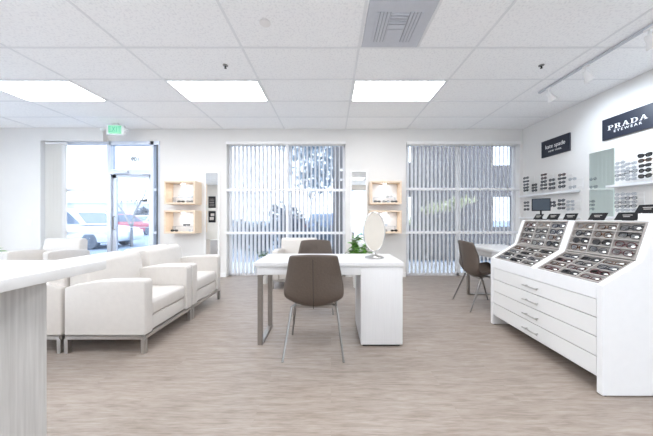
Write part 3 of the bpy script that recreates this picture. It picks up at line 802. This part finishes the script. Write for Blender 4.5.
# shelves on right wall
def wall_shelf(y0, y1, z, d, label):
    return tag(MB().b2(RX - d, RX - .0005, y0, y1, z - .035, z, .003).build('wall_shelf', M['white']), label, 'shelf', 'white eyewear shelves on the right wall')
wall_shelf(3.93, 5.02, 1.615, .15, 'white shelf by the window below the lowercase sign, under the upper eyewear')
wall_shelf(2.86, 3.43, 1.615, .15, 'white shelf at the right edge, below the dark sunglasses')
wall_shelf(3.93, 5.02, 1.20, .15, 'low white ledge near the window, behind the far end of the display cabinet')
wall_shelf(2.86, 3.43, 1.20, .15, 'low white ledge at the right edge, behind the display cabinet')
def ymat(Y, z, yaw=0): return frame_mat((0, -1, 0), (0, 0, 1), (-1, 0, 0), (RX - .17, Y, z)) @ Matrix.Rotation(yaw, 4, 'Y')
FR = ['fblack', 'fbrown', 'fgrey', 'fblue', 'fred']
ORD = ['top', 'second', 'third', 'fourth', 'fifth', 'sixth']
def column(px, ys, where, cname, frames, lens='lgrey', thick=.0042, kinds=('rect', 'round', 'cat', 'oval')):
    Y = 255 * 3.69 / (px - 331); s_ = 255 / Y
    zs = [1.18 + (218 - y) / s_ for y in ys]
    rod = MB().tube([(RX - .006, Y, min(zs) - .05), (RX - .006, Y, max(zs) + .03)], .005, 8)
    for z in zs: rod.tube([(RX - .006, Y, z + .006), (RX - .145, Y, z + .006)], .0022, 6)
    tag(rod.build('eyewear_rod', M['trim']), 'thin display rod, %s, %s' % (cname, where), 'display rod', 'eyewear rods on the right wall')
    for i, z in enumerate(zs):
        fr = frames[i % len(frames)]
        eyeglasses('%s pair from top on the %s, %s' % (ORD[i], cname, where), ymat(Y, z, rnd.uniform(-.12, .12)), kinds[(i + int(px)) % len(kinds)], fr, lens, thick, True, False, 'eyewear on the right wall rods', 'sunglasses' if lens == 'ldark' else 'eyeglasses')
UP = 'upper left display'
LO = 'lower left display'
column(527, (178, 181.4, 184.6, 187.6, 190.4), UP, 'first rod from the window', ['fgrey', 'fgrey', 'fgrey', 'fgrey', 'fblack'])
column(535.5, (184.9, 187.7, 190.4), UP, 'second rod from the window', ['fblack', 'fgrey', 'fblack'])
column(544.8, (174.8, 178.2, 181.6, 185, 188.4), UP, 'third rod from the window', ['fbrown', 'fred', 'fblack', 'fblack', 'fblack'])
column(553, (180, 184, 188), UP, 'fourth rod from the window', ['fgrey', 'fblack', 'fblack'])
column(563, (174.8, 178.4, 182.4, 186.4), UP, 'fifth rod from the window', ['fbrown', 'fblack', 'fgrey', 'fblack'])
column(573.6, (179, 187), UP, 'sixth rod from the window', ['fclear'], 'lclear', .0026)
column(527.5, (202.6, 205.8, 209.4), LO, 'first rod from the window', ['fgrey', 'fgrey', 'fblack'])
column(553.5, (202.5, 205.5), LO, 'second rod from the window', ['fblue', 'fblue'])
column(562.5, (200.4, 204.2, 208.2), LO, 'third rod from the window', ['fblue', 'fblack', 'fblack'])
column(571.5, (201.5, 205, 209), LO, 'fourth rod from the window', ['fclear'], 'lclear', .0026)
UR = 'upper right display'
LR = 'lower right display'
column(621.5, (163, 167, 171.4, 175.2, 179), UR, 'rod nearest the mirror', ['fclear', 'fclear', 'fclear', 'fgrey', 'fclear'], 'lclear', .0026)
column(632.5, (163.5, 168, 171.5, 175.5, 179), UR, 'second rod from the mirror', ['fclear', 'fclear', 'fgrey', 'fclear'], 'lclear', .0026)
column(621.5, (194.5, 198.5, 202.5, 206.5, 210), LR, 'rod nearest the mirror', ['fclear', 'fclear', 'fgrey', 'fgrey'], 'lclear', .0026)
column(632.5, (194, 198, 202, 206, 210), LR, 'second rod from the mirror', ['fclear', 'fgrey', 'fclear', 'fgrey'], 'lclear', .0026)
column(646.5, (155, 160.2, 165.3, 170.3, 175.8), UR, 'rod of dark sunglasses', ['fblack', 'fbrown', 'fblack', 'fblack', 'fblack'], 'ldark', .0042)

# ------------------------------------------------------------------ eyewear display cabinet
X0 = 1.79; Y0, Y1 = 1.68, 2.86; XB = 2.5; TOP = 1.16
t = thing('display_cabinet', 'white eyewear display cabinet with drawers and sloping frame trays', 'cabinet', (X0, (Y0 + Y1) / 2, 0))
ox, oy = X0, (Y0 + Y1) / 2
side = [(0, .007), (0, .735), (.022, .748), (.262, .893), (.352, 1.158), (XB - ox, TOP), (XB - ox, .007)]
for nm, ya, yb in (('end_panel', Y0, Y0 + .04), ('end_panel', Y1 - .04, Y1)):
    MB().prism(side, ya - oy, yb - oy, 'xz', .003, 1).build(nm, M['white'], t, smooth=False)
dv = [(.004, .64), (.004, .733), (.022, .746), (.262, .891), (.352, 1.156), (XB - ox - .03, TOP - .002), (XB - ox - .03, .64)]
MB().prism(dv, 2.24 - oy, 2.30 - oy, 'xz', .002, 1).build('divider', M['white'], t, smooth=False)
rb = MB().b2(.001, .022, Y0 + .04 - oy, 2.24 - oy, .634, .738, .002).b2(.001, .022, 2.30 - oy, Y1 - .04 - oy, .634, .738, .002).b2(.001, .0038, 2.24 - oy, 2.30 - oy, .634, .732)
rb.build('front_rail', M['white'], t, smooth=False)
car = MB().b2(.026, XB - ox - .02, Y0 + .04 - oy, Y1 - .04 - oy, .10, .62)
car.build('carcass', M['white'], t, smooth=False)
bk = MB().b2(.372, XB - ox - .02, Y0 + .04 - oy, 2.24 - oy, .622, TOP).b2(.372, XB - ox - .02, 2.30 - oy, Y1 - .04 - oy, .622, TOP)
bk.build('back_box', M['white'], t, smooth=False)
zs = [.634, .508, .378, .246, .115]
for k in range(4):
    d = MB().b2(.003, .0255, Y0 + .043 - oy, Y1 - .043 - oy, zs[k + 1] + .003, zs[k] - .003, .0015).build('drawer', M['drawerw'], t, smooth=False)
    zc = (zs[k] + zs[k + 1]) / 2 - .006
    hm = MB().tube([(-.028, -.085, zc), (-.028, .085, zc)], .0055, 10)
    for s_ in (-.06, .06): hm.tube([(-.028, s_, zc), (.004, s_, zc)], .004, 8)
    hm.build('handle', M['sofasteel'], d)
for yy in (Y0 + .02, Y1 - .02):
    for xx in (.03, XB - ox - .05): MB().lathe([(0, 0), (.012, 0), (.012, .0068), (0, .0068)], c=(xx, yy - oy, 0), n=12).build('foot', M['black'], t)
# trays: frame (u to viewer's right = -Y, v up the slope, n outward)
def tray_frame(p0, p1, ymid):
    v = Vector((p1[0] - p0[0], 0, p1[1] - p0[1])); L = v.length; v.normalize()
    u = Vector((0, -1, 0)); n = u.cross(v).normalized()
    return frame_mat(u, v, n, (p0[0], ymid, p0[1])), L
secs = ((2.30, 2.82, 'far'), (1.72, 2.24, 'near'))
low = ((.020, .744), (.262, .890)); upp = ((.264, .896), (.351, 1.155))
KN = ['rect', 'rect', 'oval', 'cat', 'round']
FRT = ['fblack', 'fbrown', 'fgrey', 'fblack', 'ftan', 'fgrey', 'fclear', 'fbrown', 'fgrey', 'fred', 'fblack', 'fblue']
for ya, yb, sec in secs:
    for (pa, pb), nm in ((low, 'low'), (upp, 'upright')):
        F, L = tray_frame(pa, pb, (ya + yb) / 2 - oy)
        wd = yb - ya - .002; dp = .032
        tb = MB().b2(-wd / 2, wd / 2, 0, L, -dp, -dp + .006, mat=F)
        for a in (-wd / 2, wd / 2 - .012): tb.b2(a, a + .012, 0, L, -dp + .006, -.001, mat=F)
        for a in (0, L - .012): tb.b2(-wd / 2 + .012, wd / 2 - .012, a, a + .012, -dp + .006, -.001, mat=F)
        tr = tb.build('frame_tray', M['traygrey'], t, smooth=False)
        pt = MB(); iw = wd - .024; il = L - .024
        for k in (1, 2): pt.b2(-iw / 2 + iw * k / 3 - .003, -iw / 2 + iw * k / 3 + .003, .012, L - .012, -dp + .0065, -.004, mat=F)
        for k in (1, 2, 3): pt.b2(-iw / 2, iw / 2, .012 + il * k / 4 - .0025, .012 + il * k / 4 + .0025, -dp + .0065, -.004, mat=F)
        pt.build('tray_partition', M['traypart'], tr, smooth=False)
        for r in range(4):
            for c in range(3):
                u = -iw / 2 + iw * (c + .5) / 3 + rnd.uniform(-.006, .006); v = .012 + il * (3 - r + .5) / 4 + rnd.uniform(-.004, .004)
                Mx = Matrix.Translation((ox, oy, 0)) @ F @ Matrix.Translation((u, v, -.0085)) @ Matrix.Rotation(rnd.uniform(-.1, .1), 4, 'Z')
                fr = rnd.choice(FRT)
                lab = 'pair in %s row, %s column of the %s tray, %s cabinet section' % (('top', 'second', 'third', 'bottom')[r], ('left', 'middle', 'right')[c], nm, sec)
                eyeglasses(lab, Mx, rnd.choice(KN), fr, 'ldark' if rnd.random() < .12 else 'lclear', rnd.choice((.0024, .0034)), True, True, 'eyewear in the cabinet trays', scale=1.04)
# placards on the cabinet's top
for i, (px, wdt, lab) in enumerate(((539, .10, 'black name plaque on the cabinet top, farthest of the row'), (553.8, .125, 'black name plaque on the cabinet top, second farthest of the row'),
        (571, .105, 'black name plaque on the cabinet top, at the section divider'), (598.5, .13, 'black name plaque on the cabinet top, in front of the wall mirror panel'),
        (628, .145, 'black name plaque on the cabinet top, second nearest of the row'), (649, .13, 'black name plaque on the cabinet top, nearest and raised at right edge'))):
    Xp = 2.225; Y = 255 * Xp / (px - 331)
    o = thing('name_plaque', lab, 'plaque', (Xp, Y, TOP + (.0526 if i == 5 else .0006)), R((0, 0, 10, 0, 0, 0)[i]), 'black name plaques on the cabinet top')
    hh = .062
    MB().prism([(-.026, .004), (.010, hh), (.014, hh), (-.020, .003)], -wdt / 2, wdt / 2, 'xz').build('plaque_face', M['black'], o, smooth=False)
    MB().prism([(-.03, 0), (.03, 0), (.018, .05), (.014, .05), (-.0165, .004), (-.03, .004)], -.014, .014, 'xz').build('plaque_stand', M['black'], o, smooth=False)
    if i == 5: MB().b2(-.03, .03, -.04, .04, -.052, -.0003, .002).build('plaque_base', M['white'], o, smooth=False)
    pr = MB()
    for k, (a, b2) in enumerate(((-.032, .032), (-.022, .022))):
        v0 = .45 + .2 * (1 - k)
        cxm = -.026 + .036 * v0; czm = .004 + (hh - .004) * v0
        pr.box((cxm - .0012, 0, czm), (.0008, b2 - a, .006), mat=None)
    pr.build('print', M['traypart'], o, smooth=False)
# monitor
t = thing('small_monitor', 'small dark screen on a stand at the far end of the cabinet top', 'monitor', (2.285, 2.775, TOP + .0006), R(-36))
MB().lathe([(0, 0), (.05, 0), (.05, .006), (.02, .012), (0, .012)], n=22).build('base', M['black'], t)
MB().tube([(0, .006, .01), (0, .012, .12)], .008).build('neck', M['black'], t)
MB().b2(-.080, .080, -.012, .008, .096, .232, .004).build('bezel', M['black'], t)
MB().b2(-.072, .072, -.0135, -.0122, .105, .224).build('screen', M['screen'], t, smooth=False)

# ------------------------------------------------------------------ outdoors
struct('trim_2', MB().b2(-14, 12, BW + WT, 7.0, -.12, -.03).b2(-9.5, LX - .2, -8, BW + WT, -.12, -.03).b2(LX - .2, 12, -8, RY - .2, -.12, -.03), M['walk'], smooth=False)
ground = struct('floor_outside', MB().b2(-90, 70, 7.0, 120, -.2, -.06).b2(-90, -9.5, -40, 7.0, -.2, -.06).b2(-9.5, 60, -40, -8, -.2, -.06), M['asphalt'], smooth=False)
def porch(name, label, boxes):
    t = thing(name, label, 'porch', (boxes[0][1], boxes[0][3], -.03))
    for nm, x0, x1, y0, y1, z0, z1 in boxes:
        MB().b2(x0 - t.location.x, x1 - t.location.x, y0 - t.location.y, y1 - t.location.y, z0 + .03, z1 + .03, .01).build(nm, M['porch'], t, smooth=False)
    return t
porch('porch_wall', 'dark grey porch wall with openings outside the right window',
      [('pier', 2.5, 4.72, 7.4, 7.8, -.03, 4.4), ('beam', 1.0, 2.5, 7.42, 7.78, 1.82, 2.8), ('beam', 4.72, 5.45, 7.42, 7.78, 1.82, 2.72), ('pier', 5.45, 9.0, 7.4, 7.8, -.03, 4.4),
       ('low_wall', 1.0, 2.5, 7.42, 7.78, -.03, .98), ('low_wall', 4.72, 5.45, 7.42, 7.78, -.03, .92)])
porch('porch_column', 'grey porch column outside the right end of the middle window', [('column_shaft', .06, .62, 7.4, 7.9, -.03, 4.4), ('column_base', .0, .68, 7.34, 7.96, -.03, .3)])

def leafcloud(mb, c, r, n, s):
    for _ in range(n):
        d = Vector((rnd.gauss(0, 1), rnd.gauss(0, 1), rnd.gauss(0, 1))).normalized() * (rnd.random() ** .45)
        p = Vector(c) + Vector((d.x * r[0], d.y * r[1], d.z * r[2]))
        e = Euler((rnd.uniform(0, 6.3), rnd.uniform(0, 6.3), rnd.uniform(0, 6.3))).to_matrix()
        k = s * rnd.uniform(.6, 1.2)
        mb.quad([p + e @ Vector(q) for q in ((-k, 0, 0), (0, -k * .45, k * .1), (k, 0, 0), (0, k * .45, k * .1))])
def tree(label, loc, h, crowns, n, s, lm, tr=.12, branches=5):
    t = thing('tree', label, 'tree', loc, 0, None)
    tk = MB().tube([(0, 0, 0), (.03, 0, h * .4), (0, .03, h * .75)], [tr, tr * .75, tr * .4], 8)
    for i in range(branches):
        a = 2 * math.pi * i / branches + .4; z0 = h * (.35 + .08 * i / branches)
        tk.tube([(0, 0, z0), (.5 * math.cos(a), .5 * math.sin(a), z0 + h * .2), (.95 * math.cos(a), .95 * math.sin(a), z0 + h * .42)], [tr * .45, tr * .3, tr * .1], 6)
    tk.build('trunk', M['bark'], t)
    if crowns:
        c = MB()
        for cc, rr in crowns: leafcloud(c, cc, rr, n, s)
        c.build('crown', lm, t, smooth=False)
    return t
def bush(label, loc, r, n, s, lm):
    t = thing('shrub', label, 'shrub', loc)
    MB().tube([(0, 0, 0), (.05, 0, r[2] * .9)], [.05, .02], 6).tube([(.02, 0, .05), (.25 * r[0], .1, r[2] * 1.1)], [.03, .01], 6).tube([(-.02, 0, .05), (-.3 * r[0], -.1, r[2])], [.03, .01], 6).build('stem', M['bark'], t)
    c = MB(); leafcloud(c, (0, 0, r[2]), r, n, s); c.build('foliage', lm, t, smooth=False)
tree('large hazy leafed tree outside the right half of the middle window', (-1.0, 12.5, -.06), 5.6, [((0, 0, 4.3), (1.5, 1.2, 1.3)), ((.7, .2, 5.0), (1.3, 1, 1.3)), ((-.6, 0, 5.2), (1.1, .9, 1.1)), ((.3, -.2, 3.2), (1.3, .9, .8))], 420, .15, M['treeleaf'], .06)
bush('dusky shrub outside the middle window, behind the armchair', (-1.3, 8.8, -.06), (.62, .55, .8), 900, .08, M['hedgeleaf'])
bush('dusky shrub outside the middle window, second from the left', (-2.55, 8.8, -.06), (.6, .55, .55), 800, .08, M['hedgeleaf'])
bush('tall dusky shrub outside, at the mullion of the middle window', (-1.9, 10.2, -.06), (.75, .55, .95), 900, .09, M['hedgeleaf'])
bush('low dusky shrub outside, at left end of the middle window', (-3.55, 9.8, -.06), (.65, .55, .62), 700, .08, M['hedgeleaf'])
bush('pale hazy shrub outside the middle window, right of the mullion', (-.35, 9.6, -.06), (.55, .5, .62), 700, .08, M['treeleaf'])
tree('slim pale leafed tree outside the right window, before the porch wall', (3.05, 6.6, -.03), 1.75, [((-.1, 0, 1.52), (.55, .22, .13)), ((.35, 0, 1.66), (.4, .2, .10)), ((-.45, 0, 1.42), (.3, .2, .1))], 150, .075, M['paleleaf'], .022, 3)
bush('pale shrub outside, seen through the left porch opening', (3.35, 10.4, -.06), (.5, .5, .72), 500, .09, M['paleleaf'])
# bare forked tree outside the door
t = thing('bare_tree', 'bare forked tree outside the entrance door', 'tree', (-8.6, 11.0, -.06))
bt = MB().tube([(0, 0, 0), (.0, 0, .9)], [.055, .05], 8)
bt.tube([(0, 0, .85), (-.45, .1, 1.5), (-.95, .1, 2.15), (-1.25, .2, 2.9)], [.045, .035, .025, .01], 7)
bt.tube([(0, 0, .85), (.22, -.1, 1.5), (.55, 0, 2.2), (.7, .1, 3.2)], [.045, .035, .025, .01], 7)
for i in range(12):
    sx = -1 if i % 2 else 1
    p = Vector((-.45 - .05 * i, .1, 1.5 + .09 * i)) if sx < 0 else Vector((.22 + .035 * i, -.05, 1.5 + .1 * i))
    q = p + Vector((rnd.uniform(-.45, .45), rnd.uniform(-.2, .2), rnd.uniform(.35, .7)))
    bt.tube([p, (p + q) / 2 + Vector((.05, 0, .03)), q], [.014, .010, .004], 5)
bt.build('trunk_and_branches', M['bark'], t)

# cars
def car(label, loc, rz, paint, L=4.4, Wd=1.8, Hc=1.5, suv=False):
    t = thing('car', label, 'car', loc, rz, None)
    h = L / 2
    body = [(-h, .42), (-h + .04, .78), (-h + .12, .95 if suv else .88), (-.9, .98), (.75, .96), (h - .35, .84), (h - .03, .68), (h, .42), (h - .1, .26), (-h + .1, .26)]
    bm = MB().prism(body, -Wd / 2, Wd / 2, 'xz', .06, 2); bd = bm.build('car_body', paint, t, ang=40)
    if suv: cab = [(-h + .14, .94), (-h + .32, Hc - .05), (-h + .6, Hc), (.35, Hc), (.62, Hc - .1), (1.18, .95)]
    else: cab = [(-h + .55, .93), (-1.05, Hc - .06), (-.75, Hc), (.2, Hc), (.45, Hc - .08), (1.15, .93)]
    MB().prism(cab, -Wd / 2 + .13, Wd / 2 - .13, 'xz', .05, 2).build('cabin', paint, t, ang=40)
    cx = sum(p[0] for p in cab) / len(cab); cz = .97
    gl = [(cx + (p[0] - cx) * .88, cz + (p[1] - .93) * .82 + .02) for p in cab]
    gw = MB()
    for s_ in (-1, 1): gw.prism(gl, s_ * (Wd / 2 - .131), s_ * (Wd / 2 - .122), 'xz')
    gw.build('side_window', M['carglass'], t, smooth=False)
    ws = MB()
    for a, b2, e in ((cab[0], cab[1], -1), (cab[-1], cab[-2], 1)):
        p = Vector((a[0], 0, a[1])); q = Vector((b2[0], 0, b2[1])); n = Vector((q.z - p.z, 0, -(q.x - p.x))).normalized() * .012
        if n.x * e < 0: n = -n
        p2 = p.lerp(q, .12) + n; q2 = p.lerp(q, .9) + n; k = Wd / 2 - .22
        ws.quad([p2 + Vector((0, -k, 0)), p2 + Vector((0, k, 0)), q2 + Vector((0, k * .9, 0)), q2 + Vector((0, -k * .9, 0))])
    ws.build('windscreen', M['carglass'], t, smooth=False)
    for sx in (-h + .78, h - .82):
        for s_ in (-1, 1):
            rot = Matrix.Translation((sx, s_ * (Wd / 2 - .09), .33)) @ Matrix.Rotation(R(90), 4, 'X')
            wl = MB().lathe([(.2, -.1), (.3, -.1), (.33, -.07), (.33, .07), (.3, .1), (.2, .1)], n=24, mat=rot).build('wheel', M['tyre'], t)
            hb = MB().lathe([(0, -.085), (.21, -.095), (.21, .095), (0, .085)], n=16, mat=rot)
            for k in range(5):
                a = 2 * math.pi * k / 5; hb.box((.12 * math.cos(a), .12 * math.sin(a), 0), (.04, .04, .2), mat=rot)
            hb.build('hub', M['winwhite'], wl)
    tl = MB()
    for s_ in (-1, 1): tl.box((-h + .005, s_ * (Wd / 2 - .2), .76), (.06, .26, .14), .015)
    tl.build('tail_lamp', M['tail'], t)
    hl = MB()
    for s_ in (-1, 1): hl.box((h - .07, s_ * (Wd / 2 - .22), .66), (.1, .3, .12), .015)
    hl.build('headlamp', M['winwhite'], t)
    MB().b2(-h - .02, -h + .06, -Wd / 2 + .06, Wd / 2 - .06, .36, .52, .02).build('bumper', M['tyre'], t)
    return t
car('white car parked outside the left window', (-10.9, 10.9, -.06), R(0), M['carwhite'], 4.5, 1.85, 1.62, True)
car('red car parked outside the entrance door', (-14.5, 17.5, -.06), R(76), M['carred'], 4.4, 1.8, 1.5)
car('pale green car parked outside the entrance door, right of the red car', (-16.8, 24, -.06), R(84), M['cargreen'], 4.4, 1.8, 1.5)
car('blue car outside the middle window, right of the shrubs', (-.35, 16.5, -.06), R(80), M['carblue'], 4.4, 1.8, 1.55)
# distant buildings and trees
def building(label, x0, x1, y0, y1, h, nx):
    t = thing('building', label, 'building', ((x0 + x1) / 2, y0, -.06))
    a = (x1 - x0) / 2
    MB().b2(-a, a, 0, y1 - y0, 0, h).build('building_wall', M['bldg'], t, smooth=False)
    MB().b2(-a - .2, a + .2, -.2, y1 - y0 + .2, h, h + .35).build('parapet', M['winwhite'], t, smooth=False)
    for k in range(nx):
        X = -a + (k + .5) * 2 * a / nx; MB().b2(X - a / nx * .6, X + a / nx * .6, -.06, .02, 1.0, 2.3).build('building_window', M['bwin'], t, smooth=False)
building('low pale building far outside beyond the left window', -44, -32, 40, 50, 3.6, 6)
for i, (X, Y, hh, lab) in enumerate(((-29.5, 40, 2.6, 'dark distant tree outside the door, left of the forked tree'), (-26.5, 41, 2.2, 'dark distant tree outside the door, behind the forked tree'), (-24.6, 40, 2.4, 'dark distant tree outside the door, right of the forked tree'))):
    tree(lab, (X, Y, -.06), hh, [((0, 0, hh * .75), (1.0, .9, hh * .38))], 260, .3, M['hedgeleaf'], .12, 3)

# ------------------------------------------------------------------ light, camera
wld = bpy.data.worlds.new('overcast_sky'); S.world = wld; wld.use_nodes = True
bg = wld.node_tree.nodes['Background']; bg.inputs['Color'].default_value = (.83, .915, 1.0, 1); bg.inputs['Strength'].default_value = 2.3
cam = bpy.data.cameras.new('camera'); co = bpy.data.objects.new('camera', cam); COL.objects.link(co)
co.location = (0, 0, 1.18); co.rotation_euler = (R(90), 0, 0)
cam.sensor_width = 36; cam.lens = 255 / 653 * 36; cam.shift_x = -4.5 / 653; cam.shift_y = 0; cam.clip_start = .02; cam.clip_end = 300
S.camera = co
S.view_settings.view_transform = 'Standard'; S.view_settings.look = 'None'; S.view_settings.gamma = 1; S.view_settings.use_curve_mapping = False
S.view_settings.exposure = 1.26
S.cycles.max_bounces = 12; S.cycles.diffuse_bounces = 7; S.cycles.glossy_bounces = 4; S.cycles.transparent_max_bounces = 16; S.cycles.transmission_bounces = 6
S.cycles.use_denoising = True; S.cycles.sample_clamp_indirect = 8
